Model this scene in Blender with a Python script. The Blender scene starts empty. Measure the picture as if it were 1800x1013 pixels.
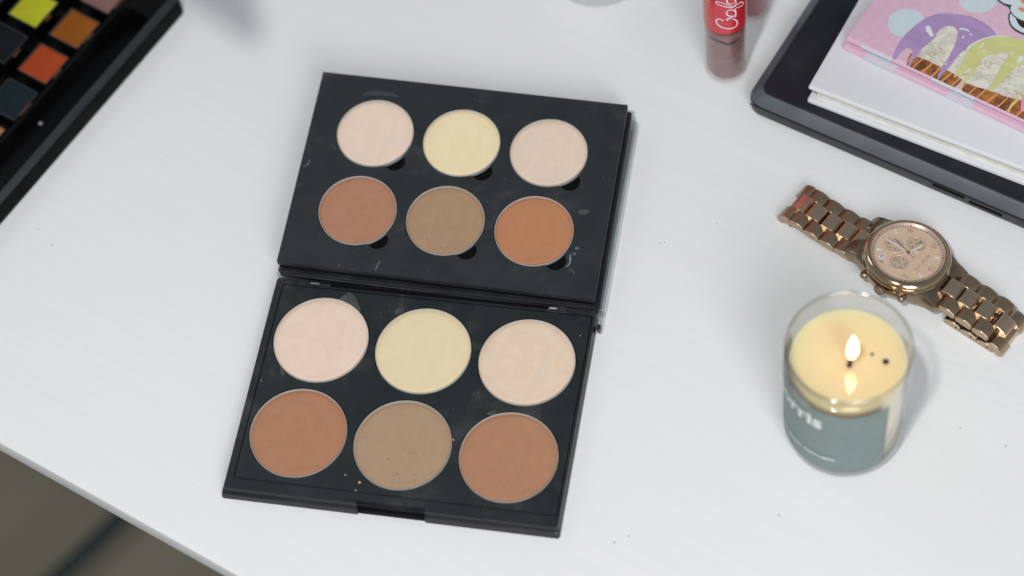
import bpy, bmesh, math, random
from mathutils import Vector, Matrix
random.seed(7)
S = 0.001                       # everything below is written in millimetres
sc = bpy.context.scene
col = sc.collection
R = math.radians

# ------------------------------------------------------------------ camera
CAMF = 3996.57
CR = Matrix(((0.98085727, -0.10157603, 0.16613649), (0.17107133, 0.85706139, -0.48598393), (-0.09302485, 0.50510206, 0.85803164)))
CC = Vector((169.733, -363.939, 736.941))
cd = bpy.data.cameras.new('camera'); cam = bpy.data.objects.new('camera', cd); col.objects.link(cam)
cd.sensor_width = 36; cd.lens = CAMF * 36 / 1800; cd.shift_y = 0
cd.clip_start = 0.01; cd.clip_end = 20
cam.matrix_world = Matrix.Translation(CC * S) @ CR.to_4x4()
cd.dof.use_dof = True; cd.dof.focus_distance = 0.846; cd.dof.aperture_fstop = 4.6; cd.dof.aperture_blades = 9
sc.camera = cam

def at(u, v, z=0.0):
    """a pixel of the photograph measured on the horizontal plane at height z (mm)"""
    d = CR @ Vector(((u - 900) / CAMF, (506.5 - v) / CAMF, -1))
    return CC + d * ((z - CC.z) / d.z)

# ------------------------------------------------------------------ world, lamps, exposure
w = bpy.data.worlds.new('World'); sc.world = w; w.use_nodes = True
nt = w.node_tree; bg = nt.nodes['Background']
tc = nt.nodes.new('ShaderNodeTexCoord'); sp = nt.nodes.new('ShaderNodeSeparateXYZ'); rp = nt.nodes.new('ShaderNodeValToRGB')
nt.links.new(tc.outputs['Generated'], sp.inputs[0]); nt.links.new(sp.outputs['Z'], rp.inputs[0]); nt.links.new(rp.outputs[0], bg.inputs[0])
rp.color_ramp.elements[0].position = 0.0; rp.color_ramp.elements[0].color = (0.62, 0.62, 0.60, 1)
rp.color_ramp.elements[1].position = 0.75; rp.color_ramp.elements[1].color = (0.31, 0.345, 0.37, 1)
bg.inputs[1].default_value = 0.56

def area(name, loc, target, size, power, color, size_y=None):
    l = bpy.data.lights.new(name, 'AREA'); l.energy = power; l.color = color; l.size = size * S
    if size_y: l.shape = 'RECTANGLE'; l.size_y = size_y * S
    o = bpy.data.objects.new(name, l); col.objects.link(o)
    o.location = Vector(loc) * S
    o.rotation_euler = (Vector(target) - Vector(loc)).to_track_quat('-Z', 'Y').to_euler()
    return o
area('key_lamp', (-20, -470, 1200), (60, 20, 0), 60, 8.3, (1.0, 0.985, 0.975))
area('ceiling_panel', (-900, 650, 1100), (0, 60, 0), 260, 1.3, (0.95, 0.98, 1.0), 500)
area('front_fill', (560, -950, 900), (40, 0, 0), 500, 10.0, (0.965, 0.98, 1.0), 700)  # added fill that brightens the table edge and front faces, not a real window
sc.view_settings.view_transform = 'Standard'; sc.view_settings.look = 'None'
sc.view_settings.exposure = 0.05; sc.view_settings.gamma = 1.0

# ------------------------------------------------------------------ materials
def lin(r, g, b, k=1.0):
    f = lambda c: (c / 255 / 12.92 if c / 255 <= .04045 else ((c / 255 + .055) / 1.055) ** 2.4) * k
    return (f(r), f(g), f(b), 1)

class NT:
    def __init__(s, name):
        s.m = bpy.data.materials.new(name); s.m.use_nodes = True; s.t = s.m.node_tree; s.p = s.t.nodes['Principled BSDF']
        s.tc = s.t.nodes.new('ShaderNodeTexCoord')
    def n(s, kind, **kw):
        x = s.t.nodes.new('ShaderNode' + kind)
        for k, v in kw.items(): setattr(x, k, v)
        return x
    def l(s, a, b): s.t.links.new(a, b)
    def mapping(s, scale=(1, 1, 1), rot=(0, 0, 0), coord='Object'):
        m = s.n('Mapping'); m.inputs['Scale'].default_value = scale; m.inputs['Rotation'].default_value = rot
        s.l(s.tc.outputs[coord], m.inputs[0]); return m.outputs[0]
    def noise(s, scale, detail=4, rough=.55, vec=None, dist=0):
        x = s.n('TexNoise'); x.inputs['Scale'].default_value = scale; x.inputs['Detail'].default_value = detail
        x.inputs['Roughness'].default_value = rough; x.inputs['Distortion'].default_value = dist
        s.l(vec or s.tc.outputs['Object'], x.inputs['Vector']); return x.outputs['Fac']
    def ramp(s, fac, a, b, ca=(0, 0, 0, 1), cb=(1, 1, 1, 1)):
        x = s.n('ValToRGB'); e = x.color_ramp.elements; e[0].position = a; e[0].color = ca; e[1].position = b; e[1].color = cb
        s.l(fac, x.inputs[0]); return x.outputs[0]
    def mix(s, fac, a, b):
        x = s.n('Mix', data_type='RGBA')
        if isinstance(fac, (int, float)): x.inputs[0].default_value = fac
        else: s.l(fac, x.inputs[0])
        for v, i in ((a, 6), (b, 7)):
            if isinstance(v, tuple): x.inputs[i].default_value = v
            else: s.l(v, x.inputs[i])
        return x.outputs[2]
    def bump(s, h, strength, dist=0.0002):
        x = s.n('Bump'); x.inputs['Strength'].default_value = strength; x.inputs['Distance'].default_value = dist
        s.l(h, x.inputs['Height']); s.l(x.outputs[0], s.p.inputs['Normal']); return x
    def setc(s, c):
        if isinstance(c, tuple): s.p.inputs['Base Color'].default_value = c
        else: s.l(c, s.p.inputs['Base Color'])
    def set(s, **kw):
        names = dict(rough='Roughness', metal='Metallic', spec='Specular IOR Level', coat='Coat Weight', coat_rough='Coat Roughness',
                     ior='IOR', trans='Transmission Weight', sss='Subsurface Weight')
        for k, v in kw.items():
            i = s.p.inputs[names[k]]
            if isinstance(v, (int, float)): i.default_value = v
            else: s.l(v, i)

def plain(name, c, rough=.5, var=.06, nscale=900, bump=.05, **kw):
    """a base colour broken by fine noise, with a little relief"""
    t = NT(name); nz = t.noise(nscale, 5)
    dark = tuple(x * (1 - var * 2) for x in c[:3]) + (1,); lite = tuple(min(1, x * (1 + var * 1.5)) for x in c[:3]) + (1,)
    t.setc(t.ramp(nz, .3, .7, dark, lite)); t.set(rough=rough, **kw)
    if bump: t.bump(nz, bump, .00005)
    return t.m

def black_plastic(name, c=(0.0085, 0.0125, 0.0145, 1), rough=.42, dust=.25, spec=.5):
    t = NT(name)
    big = t.noise(38, 6, .65); fine = t.noise(1500, 3, .6)
    hz = t.noise(140, 6, .75); hm = t.n('Math', operation='MULTIPLY_ADD'); t.l(hz, hm.inputs[0]); hm.inputs[1].default_value = .5; t.l(big, hm.inputs[2])
    d = t.ramp(hm.outputs[0], .80, 1.1, (0, 0, 0, 1), (dust, dust, dust, 1))
    vor = t.n('TexVoronoi', feature='DISTANCE_TO_EDGE')  # unused edge map kept cheap
    v = t.n('TexVoronoi'); v.inputs['Scale'].default_value = 300; t.l(t.tc.outputs['Object'], v.inputs['Vector'])
    sp_ = t.ramp(v.outputs['Distance'], .03, .065, (.5, .5, .5, 1), (0, 0, 0, 1))
    gate = t.ramp(t.noise(75, 3), .50, .56)
    mul = t.n('Math', operation='MULTIPLY'); t.l(sp_, mul.inputs[0]); t.l(gate, mul.inputs[1])
    a = t.mix(d, c, (0.10, 0.095, 0.088, 1)); b = t.mix(mul.outputs[0], a, (0.42, 0.36, 0.30, 1))
    t.setc(b); t.t.nodes.remove(vor)
    rr = t.ramp(t.noise(70, 4), .35, .7, (rough - .07,) * 3 + (1,), (rough + .12,) * 3 + (1,))
    t.set(rough=rr, spec=spec); t.bump(fine, .12, .00003)
    return t.m

def powder(name, rgb, worn=.25, edge=(0.9, 0.85, 0.85), fleck=0.0, tint=None):
    t = NT(name); c = tuple(min(1, v * 1.14) for v in lin(*rgb)[:3]) + (1,)
    a = tuple(x * .95 for x in c[:3]) + (1,); b = tuple(min(1, x * 1.02) for x in c[:3]) + (1,)
    sw = t.noise(75, 6, .62, t.mapping((1.25, 1, 1), (0, 0, -.7)), 2.2)
    fine = t.noise(2600, 3, .7)
    base = t.ramp(sw, .32, .66, a, b)
    # a rubbed ring close to the rim where the product is thinner and duller
    ln = t.n('VectorMath', operation='LENGTH'); t.l(t.tc.outputs['Object'], ln.inputs[0])
    nz = t.noise(90, 3); ad = t.n('Math', operation='MULTIPLY_ADD'); t.l(nz, ad.inputs[0]); ad.inputs[1].default_value = .003; t.l(ln.outputs['Value'], ad.inputs[2])
    er = t.ramp(ad.outputs[0], .0155 if 'large' in name else .0128, .0192 if 'large' in name else .0162, (0, 0, 0, 1), (worn * 1.6,) * 3 + (1,))
    ec = tuple(x * e for x, e in zip(c[:3], edge)) + (1,)
    m1 = t.mix(er, base, ec)
    # circular rubbing left by a brush: noise drawn out round the pan
    sx = t.n('SeparateXYZ'); t.l(t.tc.outputs['Object'], sx.inputs[0])
    an = t.n('Math', operation='ARCTAN2'); t.l(sx.outputs['Y'], an.inputs[0]); t.l(sx.outputs['X'], an.inputs[1])
    sc1 = t.n('Math', operation='MULTIPLY'); t.l(an.outputs[0], sc1.inputs[0]); sc1.inputs[1].default_value = .0045
    cb = t.n('CombineXYZ'); t.l(ln.outputs['Value'], cb.inputs[0]); t.l(sc1.outputs[0], cb.inputs[1])
    rub = t.noise(430, 4, .6, cb.outputs[0], .6); k_ = .13 if fleck else .04
    m1 = t.mix(t.ramp(rub, .50, .72, (0, 0, 0, 1), (k_,) * 3 + (1,)), m1, tuple(min(1, x * (1.28 if fleck else 1.12)) for x in c[:3]) + (1,))
    m1 = t.mix(t.ramp(rub, .30, .46, (k_,) * 3 + (1,), (0, 0, 0, 1)), m1, tuple(x * .68 for x in c[:3]) + (1,))
    sp_ = t.ramp(t.noise(420, 2, .5), .74, .78, (0, 0, 0, 1), (.5, .5, .5, 1))
    m2 = t.mix(sp_, m1, tuple(x * .55 for x in c[:3]) + (1,))
    if fleck:           # dug-in darker chips towards one side of the pan
        n1 = t.noise(210, 5, .7, t.mapping((1, 2.2, 1), (0, 0, .9)), 1.5); n2 = t.noise(48, 2, .5)
        mu = t.n('Math', operation='MULTIPLY'); t.l(t.ramp(n1, .60, .68), mu.inputs[0]); t.l(t.ramp(n2, .48, .62, (0, 0, 0, 1), (fleck,) * 3 + (1,)), mu.inputs[1])
        m2 = t.mix(mu.outputs[0], m2, tuple(x * .5 for x in c[:3]) + (1,))
    if tint:
        n3 = t.noise(130, 4, .6, None, .8); m2 = t.mix(t.ramp(n3, .58, .72, (0, 0, 0, 1), (.55, .55, .55, 1)), m2, lin(*tint))
    t.setc(m2); t.set(rough=.85, spec=.25)
    h = t.n('Math', operation='MULTIPLY_ADD'); t.l(fine, h.inputs[0]); h.inputs[1].default_value = .9; t.l(sw, h.inputs[2])
    t.bump(h.outputs[0], .20, .00006)
    return t.m

def clear(name, tint=(.93, .95, .95), gloss=.12, rough=.03, edge=.9):
    """thin clear plastic or glass: see-through with a mirror part that grows to the edges"""
    t = NT(name); t.t.nodes.remove(t.p); out = t.t.nodes['Material Output']
    tr = t.n('BsdfTransparent'); tr.inputs[0].default_value = tint + (1,)
    gl = t.n('BsdfGlossy'); gl.inputs['Roughness'].default_value = rough; gl.inputs[0].default_value = (1, 1, 1, 1)
    lw = t.n('LayerWeight'); lw.inputs[0].default_value = .5          # facing term: the same on both sides of a wall
    pw = t.n('Math', operation='POWER'); t.l(lw.outputs['Facing'], pw.inputs[0]); pw.inputs[1].default_value = 4.0
    fr = t.n('Math', operation='MULTIPLY_ADD'); t.l(pw.outputs[0], fr.inputs[0]); fr.inputs[1].default_value = edge; fr.inputs[2].default_value = .035
    nz = t.noise(300, 3); ad = t.n('Math', operation='MULTIPLY_ADD'); t.l(nz, ad.inputs[0]); ad.inputs[1].default_value = gloss * .3; 
    t.l(fr.outputs[0], ad.inputs[2])
    mx = t.n('MixShader'); t.l(ad.outputs[0], mx.inputs[0]); t.l(tr.outputs[0], mx.inputs[1]); t.l(gl.outputs[0], mx.inputs[2])
    t.l(mx.outputs[0], out.inputs[0]); return t.m

def metal(name, c, rough, brush=0.0, ang=0.0, smudge=.1):
    t = NT(name)
    nz = t.noise(120, 4, .6)
    t.setc(t.ramp(nz, .3, .75, tuple(x * (1 - smudge) for x in c) + (1,), c + (1,)))
    t.set(metal=1.0, rough=t.ramp(t.noise(260, 4), .3, .7, (rough * .8,) * 3 + (1,), (min(1, rough * 1.2 + .02),) * 3 + (1,)))
    if brush:
        b = t.noise(900, 3, .6, t.mapping((6, .25, 1), (0, 0, ang)))
        t.bump(b, brush, .00006)
    return t.m

def emis(name, c, s):
    t = NT(name); e = t.n('Emission'); e.inputs[0].default_value = c; e.inputs[1].default_value = s
    lw = t.n('TexGradient')  # slight cooling of the flame foot
    sp2 = t.n('SeparateXYZ'); t.l(t.tc.outputs['Generated'], sp2.inputs[0])
    rr = t.ramp(sp2.outputs['Z'], 0.02, .35, (1.0, .42, .10, 1), c); t.l(rr, e.inputs[0]); t.t.nodes.remove(lw)
    t.t.nodes.remove(t.p); t.l(e.outputs[0], t.t.nodes['Material Output'].inputs[0]); return t.m

def make_table_mat():
    t = NT('white_painted_wood'); rot = (0, 0, R(21.5))
    streak = t.noise(40, 7, .66, t.mapping((.3, 10, 1), rot), .3)
    streak2 = t.noise(60, 5, .7, t.mapping((.12, 10, 1), rot))
    blot = t.noise(9, 3, .5)
    base = t.ramp(streak, .3, .72, (0.70, 0.715, 0.72, 1), (0.745, 0.75, 0.75, 1))
    base = t.mix(t.ramp(blot, .35, .7, (0, 0, 0, 1), (.35, .35, .35, 1)), base, (0.70, 0.735, 0.745, 1))
    v = t.n('TexVoronoi'); v.inputs['Scale'].default_value = 95; v.inputs['Randomness'].default_value = 1
    t.l(t.mapping((1, 1, .0)), v.inputs['Vector'])
    wn = t.ramp(v.outputs['Distance'], .022, .04, (1, 1, 1, 1), (0, 0, 0, 1))
    gate = t.ramp(t.noise(31, 1, .5), .57, .60)
    mul = t.n('Math', operation='MULTIPLY'); t.l(wn, mul.inputs[0]); t.l(gate, mul.inputs[1])
    base = t.mix(mul.outputs[0], base, (0.22, 0.20, 0.19, 1))
    t.setc(base); t.set(rough=.42, spec=.35)
    ad = t.n('Math', operation='ADD'); t.l(streak, ad.inputs[0]); t.l(streak2, ad.inputs[1])
    t.bump(ad.outputs[0], .22, .00022)
    return t.m

M = {}
M['table'] = make_table_mat()
M['blk'] = black_plastic('satin_black_plastic', dust=.30)
M['blk_card'] = black_plastic('matt_black_card', (0.0115, 0.0155, 0.018, 1), .5, .22)
M['blk_edge'] = black_plastic('black_plastic_edge', (0.007, 0.0095, 0.011, 1), .36, .12)
M['blk_deep'] = black_plastic('deep_black_board', (0.0016, 0.0016, 0.002, 1), .6, .04, .12)
M['blk_band'] = black_plastic('grey_black_rim', (0.016, 0.018, 0.021, 1), .38, .05, .6)
M['laptop'] = black_plastic('black_laptop_lid', (0.008, 0.0105, 0.0150, 1), .38, .05, .45)
M['laptop_bevel'] = black_plastic('sheen_painted_bevel', (0.075, 0.088, 0.102, 1), .36, .25, .75)  # base colour lightened to paint in the light the bevel reflects
M['hole'] = plain('dark_slot', (.003, .003, .0035, 1), .7, spec=.1)
M['dust'] = plain('powder_dust', (.055, .060, .060, 1), .9, .3, 700, .3)
M['dust_tan'] = plain('tan_powder_crumb', lin(205, 175, 145), .9, .2)
M['tin'] = plain('tin_pan_rim', (.56, .56, .545, 1), .3, .04, 400, .02, metal=.45)
M['clear'] = clear('clear_plastic', (.86, .88, .885), .3, .08)
M['glass'] = clear('jar_glass', (.99, .994, .992), .05, .02, .55)
M['hinge'] = clear('clear_hinge_plastic', (.6, .62, .63), .9, .12)
M['white_cover'] = plain('white_book_cover', (.66, .67, .70, 1), .45, .008, 500, .03)
M['paper'] = plain('book_pages', (.68, .67, .62, 1), .8, .06, 300, .2)
M['pink'] = plain('pink_cover_print', lin(212, 176, 196), .35, .03, 500, .05)
M['dot'] = plain('pale_dot_print', lin(192, 205, 212), .35, .02, 500, .04)

# ------------------------------------------------------------------ mesh helpers
def finish(name, bm, m, parent=None, matrix=None, smooth=38, label=None):
    bmesh.ops.remove_doubles(bm, verts=bm.verts, dist=1e-4)
    bmesh.ops.recalc_face_normals(bm, faces=bm.faces)
    bmesh.ops.scale(bm, vec=(S, S, S), verts=bm.verts)
    me = bpy.data.meshes.new(name); bm.to_mesh(me); bm.free()
    me.polygons.foreach_set('use_smooth', [True] * len(me.polygons)); me.set_sharp_from_angle(angle=R(smooth))
    me.materials.append(m)
    o = bpy.data.objects.new(name, me); col.objects.link(o)
    if parent is not None: o.parent = parent
    if matrix is not None: o.matrix_basis = mm(matrix)
    if label: o['label'] = label
    return o

def mm(mat):            # millimetre matrix -> metre matrix
    m = mat.copy(); m.translation = mat.translation * S; return m

def T(x=0, y=0, z=0): return Matrix.Translation((x, y, z))
def RZ(a): return Matrix.Rotation(a, 4, 'Z')

def thing(name, label, cat, loc=(0, 0, 0), rz=0, group=None):
    o = bpy.data.objects.new(name, None); col.objects.link(o); o.empty_display_size = .01
    o.location = Vector(loc) * S; o.rotation_euler = (0, 0, rz)
    o['label'] = label; o['category'] = cat
    if group: o['group'] = group
    return o

def dup(o, loc=None, label=None, matrix=None):
    c = o.copy(); col.objects.link(c)
    if loc is not None: c.location = Vector(loc) * S
    if matrix is not None: c.matrix_basis = mm(matrix)
    if label: c['label'] = label
    for ch in o.children:
        d = ch.copy(); col.objects.link(d); d.parent = c
    return c

def stack(bm, loops, cap0=True, cap1=True):
    """join equal-length closed loops of 3D points one after the other"""
    rows = [[bm.verts.new(p) for p in L] for L in loops]
    n = len(rows[0])
    for a, b in zip(rows, rows[1:]):
        for i in range(n):
            try: bm.faces.new((a[i], a[(i + 1) % n], b[(i + 1) % n], b[i]))
            except ValueError: pass
    if cap0: bm.faces.new(list(reversed(rows[0])))
    if cap1: bm.faces.new(rows[-1])
    return rows

def circ(r, z, n=64, cx=0, cy=0, a0=0): return [(cx + r * math.cos(a0 + 2 * math.pi * i / n), cy + r * math.sin(a0 + 2 * math.pi * i / n), z) for i in range(n)]

def rrect(x0, x1, y0, y1, r, z, n=6):
    pts = []
    for cx, cy, a in ((x1 - r, y1 - r, 0), (x0 + r, y1 - r, 90), (x0 + r, y0 + r, 180), (x1 - r, y0 + r, 270)):
        for k in range(n + 1):
            t = R(a + 90 * k / n); pts.append((cx + r * math.cos(t), cy + r * math.sin(t), z))
    return pts

def slab(x0, x1, y0, y1, z0, z1, r=.6, b=.25, bm=None):
    """box with rounded corners and softened upper and lower edges"""
    bm = bm or bmesh.new(); L = []
    for ins, z in ((b, z0), (0, z0 + b), (0, z1 - b), (b * .3, z1 - b * .3), (b, z1)):
        L.append(rrect(x0 + ins, x1 - ins, y0 + ins, y1 - ins, max(.05, r - ins * .5), z))
    stack(bm, L); return bm

def lathe(bm, prof, n=64, cap0=True, cap1=True, c=(0, 0)):
    stack(bm, [circ(r, z, n, *c) for r, z in prof], cap0, cap1); return bm

def plate(outer, holes, z1, z0, bm=None, bevel=0):
    """flat plate with cut holes: the top sheet, the outer walls and the walls of each hole"""
    bm = bm or bmesh.new(); edges = []
    for L in [outer] + holes:
        vs = [bm.verts.new((p[0], p[1], z1)) for p in L]
        for i in range(len(vs)): edges.append(bm.edges.new((vs[i], vs[(i + 1) % len(vs)])))
    bmesh.ops.triangle_fill(bm, use_beauty=True, use_dissolve=False, edges=edges)
    for L in [outer] + holes:
        a = [bm.verts.new((p[0], p[1], z1)) for p in L]; b = [bm.verts.new((p[0], p[1], z0)) for p in L]
        for i in range(len(a)):
            j = (i + 1) % len(a); bm.faces.new((a[i], a[j], b[j], b[i]))
    return bm

def ngon(bm, pts, z=None):
    vs = [bm.verts.new((p[0], p[1], p[2] if z is None else z)) for p in pts]
    es = [bm.edges.new((vs[i], vs[(i + 1) % len(vs)])) for i in range(len(vs))]
    bmesh.ops.triangle_fill(bm, use_beauty=True, use_dissolve=False, edges=es)

def smoothpts(pts, k=4, closed=True):
    """Catmull-Rom through the points"""
    n = len(pts); out = []
    rng = range(n) if closed else range(n - 1)
    g = (lambda i: pts[i % n]) if closed else (lambda i: pts[max(0, min(n - 1, i))])
    for i in rng:
        p0, p1, p2, p3 = [Vector(g(i + d)) for d in (-1, 0, 1, 2)]
        for j in range(k):
            t = j / k
            out.append(.5 * ((2 * p1) + (p2 - p0) * t + (2 * p0 - 5 * p1 + 4 * p2 - p3) * t * t + (3 * p1 - p0 - 3 * p2 + p3) * t ** 3))
    if not closed: out.append(Vector(pts[-1]))
    return out

def ribbon(bm, pts, wdt):
    """a flat stroke along 2D points, width a number or a list"""
    pts = [Vector((p[0], p[1])) for p in pts]; n = len(pts); L = []; Rr = []
    for i, p in enumerate(pts):
        d = (pts[min(n - 1, i + 1)] - pts[max(0, i - 1)]); d = d.normalized() if d.length else Vector((1, 0))
        nn = Vector((-d.y, d.x)); ww = (wdt[i] if isinstance(wdt, list) else wdt) / 2
        L.append(p + nn * ww); Rr.append(p - nn * ww)
    a = [bm.verts.new((p.x, p.y, 0)) for p in L]; b = [bm.verts.new((p.x, p.y, 0)) for p in Rr]
    for i in range(n - 1): bm.faces.new((a[i], a[i + 1], b[i + 1], b[i]))

def tube(bm, pts, r, n=10):
    pts = [Vector(p) for p in pts]; rows = []; up = Vector((0, 0, 1))
    for i, p in enumerate(pts):
        d = (pts[min(len(pts) - 1, i + 1)] - pts[max(0, i - 1)]).normalized()
        s = d.cross(up); s = s.normalized() if s.length > 1e-3 else Vector((1, 0, 0)); u = s.cross(d)
        rr = r[i] if isinstance(r, list) else r
        rows.append([p + s * rr * math.cos(2 * math.pi * k / n) + u * rr * math.sin(2 * math.pi * k / n) for k in range(n)])
    stack(bm, rows); return bm

def text_bm(s, size, extrude=0, offset=0, align='CENTER', shear=0, space=1):
    cu = bpy.data.curves.new('lettering', 'FONT'); cu.body = s; cu.size = size; cu.extrude = extrude; cu.offset = offset
    cu.align_x = align; cu.align_y = 'CENTER'; cu.resolution_u = 4; cu.shear = shear; cu.space_character = space
    o = bpy.data.objects.new('lettering', cu); col.objects.link(o)
    me = bpy.data.meshes.new_from_object(o.evaluated_get(bpy.context.evaluated_depsgraph_get()))
    bm = bmesh.new(); bm.from_mesh(me); bpy.data.objects.remove(o); bpy.data.meshes.remove(me); bpy.data.curves.remove(cu)
    return bm

def wrap(bm, rad, ang0, z0, subdiv=0):
    """bend a flat drawing (x along, y up) round a vertical cylinder"""
    if subdiv: bmesh.ops.subdivide_edges(bm, edges=[e for e in bm.edges if e.calc_length() > subdiv], cuts=3, use_grid_fill=False)
    bmesh.ops.triangulate(bm, faces=bm.faces)
    for _ in range(3): bmesh.ops.subdivide_edges(bm, edges=[e for e in bm.edges if abs(e.verts[0].co.x - e.verts[1].co.x) > .6], cuts=1); bmesh.ops.triangulate(bm, faces=bm.faces)
    for v in bm.verts:
        a = ang0 + v.co.x / rad; v.co = Vector((rad * math.cos(a), rad * math.sin(a), z0 + v.co.y))
    return bm

# ------------------------------------------------------------------ setting: floor and table
def table():
    # local frame of the table: its front edge runs along x
    P = at(0, 779, 0); a = R(-21.6)
    t = thing('table', 'white painted wooden table carrying the make-up, books, watch and candle', 'table', (P.x, P.y, 0), a)
    L = []
    for ins, z in ((1.2, -11), (.2, -10.2), (0, -9), (0, -1.6), (.25, -.7), (.8, -.2), (1.7, 0)):
        L.append([(x, y, z) for x, y, _ in rrect(-300 + ins, 900 - ins, ins, 720 - ins, 8 - ins * .5, 0, 5)])
    bm = bmesh.new(); stack(bm, L); finish('table_top', bm, M['table'], t, smooth=25)
    for x in (-275, 870):
        for y in (430, 690) if x < 0 else (60, 690):
            bm = bmesh.new(); stack(bm, [rrect(x - 20, x + 20, y - 20, y + 20, 4, z) for z in (-719, -11.01)]); finish('leg', bm, M['table'], t)
    tf = NT('brown_grey_floor'); nz = tf.noise(3.2, 5, .6)
    tf.setc(tf.ramp(nz, .3, .7, (.15, .132, .09, 1), (.20, .18, .14, 1))); tf.set(rough=.6); tf.bump(nz, .3, .002)
    bm = bmesh.new(); stack(bm, [[(-2500, -2500, z), (2500, -2500, z), (2500, 2500, z), (-2500, 2500, z)] for z in (-760, -720)])
    f = finish('floor', bm, tf.m); f['kind'] = 'structure'
    # dark metal foot bar of a seat on the floor below the table edge
    A = at(196, 925, -640); B = at(85, 1030, -640); D = (B - A).normalized()
    bm = bmesh.new(); c0 = A - D * 260; c1 = B + D * 120
    st = thing('stool', 'dark metal stool frame seen blurred on the floor below the table edge', 'stool', (c0.x, c0.y, -720))
    o0 = Vector((c0.x, c0.y, -720))
    tube(bm, [c0 - o0, c1 - o0], 6.5, 16); mt = plain('dark_teal_metal', (.012, .022, .025, 1), .4, metal=.3)
    finish('crossbar', bm, mt, st)
    for c in (c0, c1):
        bm = bmesh.new(); q = c - o0; tube(bm, [(q.x, q.y, 0), (q.x, q.y, 420)], 12, 14); finish('leg', bm, mt, st)
    q0 = c0 - o0; q1 = c1 - o0; m = (q0 + q1) / 2
    # seat out of view under the table top
table()

# ------------------------------------------------------------------ the open contour palette
def star(r, lobe_r=None, lobe_d=0, lobe_a=0, cx=0, cy=0, n=96):
    pts = []
    for i in range(n):
        t = 2 * math.pi * i / n; rad = r
        if lobe_r:
            dd = (t - lobe_a + math.pi) % (2 * math.pi) - math.pi
            s = lobe_d * math.sin(dd)
            if abs(s) < lobe_r and abs(dd) < 1.2:
                rad = max(r, lobe_d * math.cos(dd) + math.sqrt(lobe_r ** 2 - s * s))
        pts.append((cx + rad * math.cos(t), cy + rad * math.sin(t), 0))
    return pts

def pan(name, r, colr, parent, mat4, label, depth=1.6, wear=.25, dish=.35):
    """thin tin pan: the raised metal rim is the part, the pressed powder in it the sub-part"""
    bm = bmesh.new()
    lathe(bm, [(r - .6, -depth), (r - .05, -depth), (r, .16), (r - .08, .28), (r - .22, .28), (r - .30, .15), (r - .30, -depth + .1)], 128, True, True)
    p = finish('pan', bm, M['tin'], parent, mat4, label=label)
    bm = bmesh.new(); rows = []
    rr = r - .30
    for k, (q, z) in enumerate(((1, -.62), (.982, -.52), (.945, -.16), (.93, -.10), (.90, -.10), (.7, -dish * .55), (.45, -dish * .85), (.2, -dish), (.04, -dish))):
        ph = random.random() * 6
        rows.append([(rr * q * math.cos(2 * math.pi * i / 96), rr * q * math.sin(2 * math.pi * i / 96),
                      z - .05 + (.05 * math.sin(3 * 2 * math.pi * i / 96 + ph) if .1 < q < .93 else 0)) for i in range(96)])
    stack(bm, rows, False, True)
    finish('powder', bm, colr, p, smooth=60)
    return p

def smear(parent, pts, z, m, mat4=None, name='dust_smudge'):
    bm = bmesh.new(); pp = smoothpts([(p[0], p[1], z) for p in pts], 4)
    ngon(bm, pp, z); return finish(name, bm, m, parent, mat4)

COL_U = [(210, 189, 173), (214, 199, 162), (205, 185, 168), (157, 113, 90), (152, 124, 97), (165, 114, 82)]
COL_L = [(211, 189, 171), (209, 193, 159), (206, 185, 165), (157, 112, 86), (154, 129, 104), (158, 115, 89)]
NAMES = ['pale pink', 'pale yellow', 'light peach', 'reddish brown', 'taupe brown', 'warm tan brown']

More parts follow.
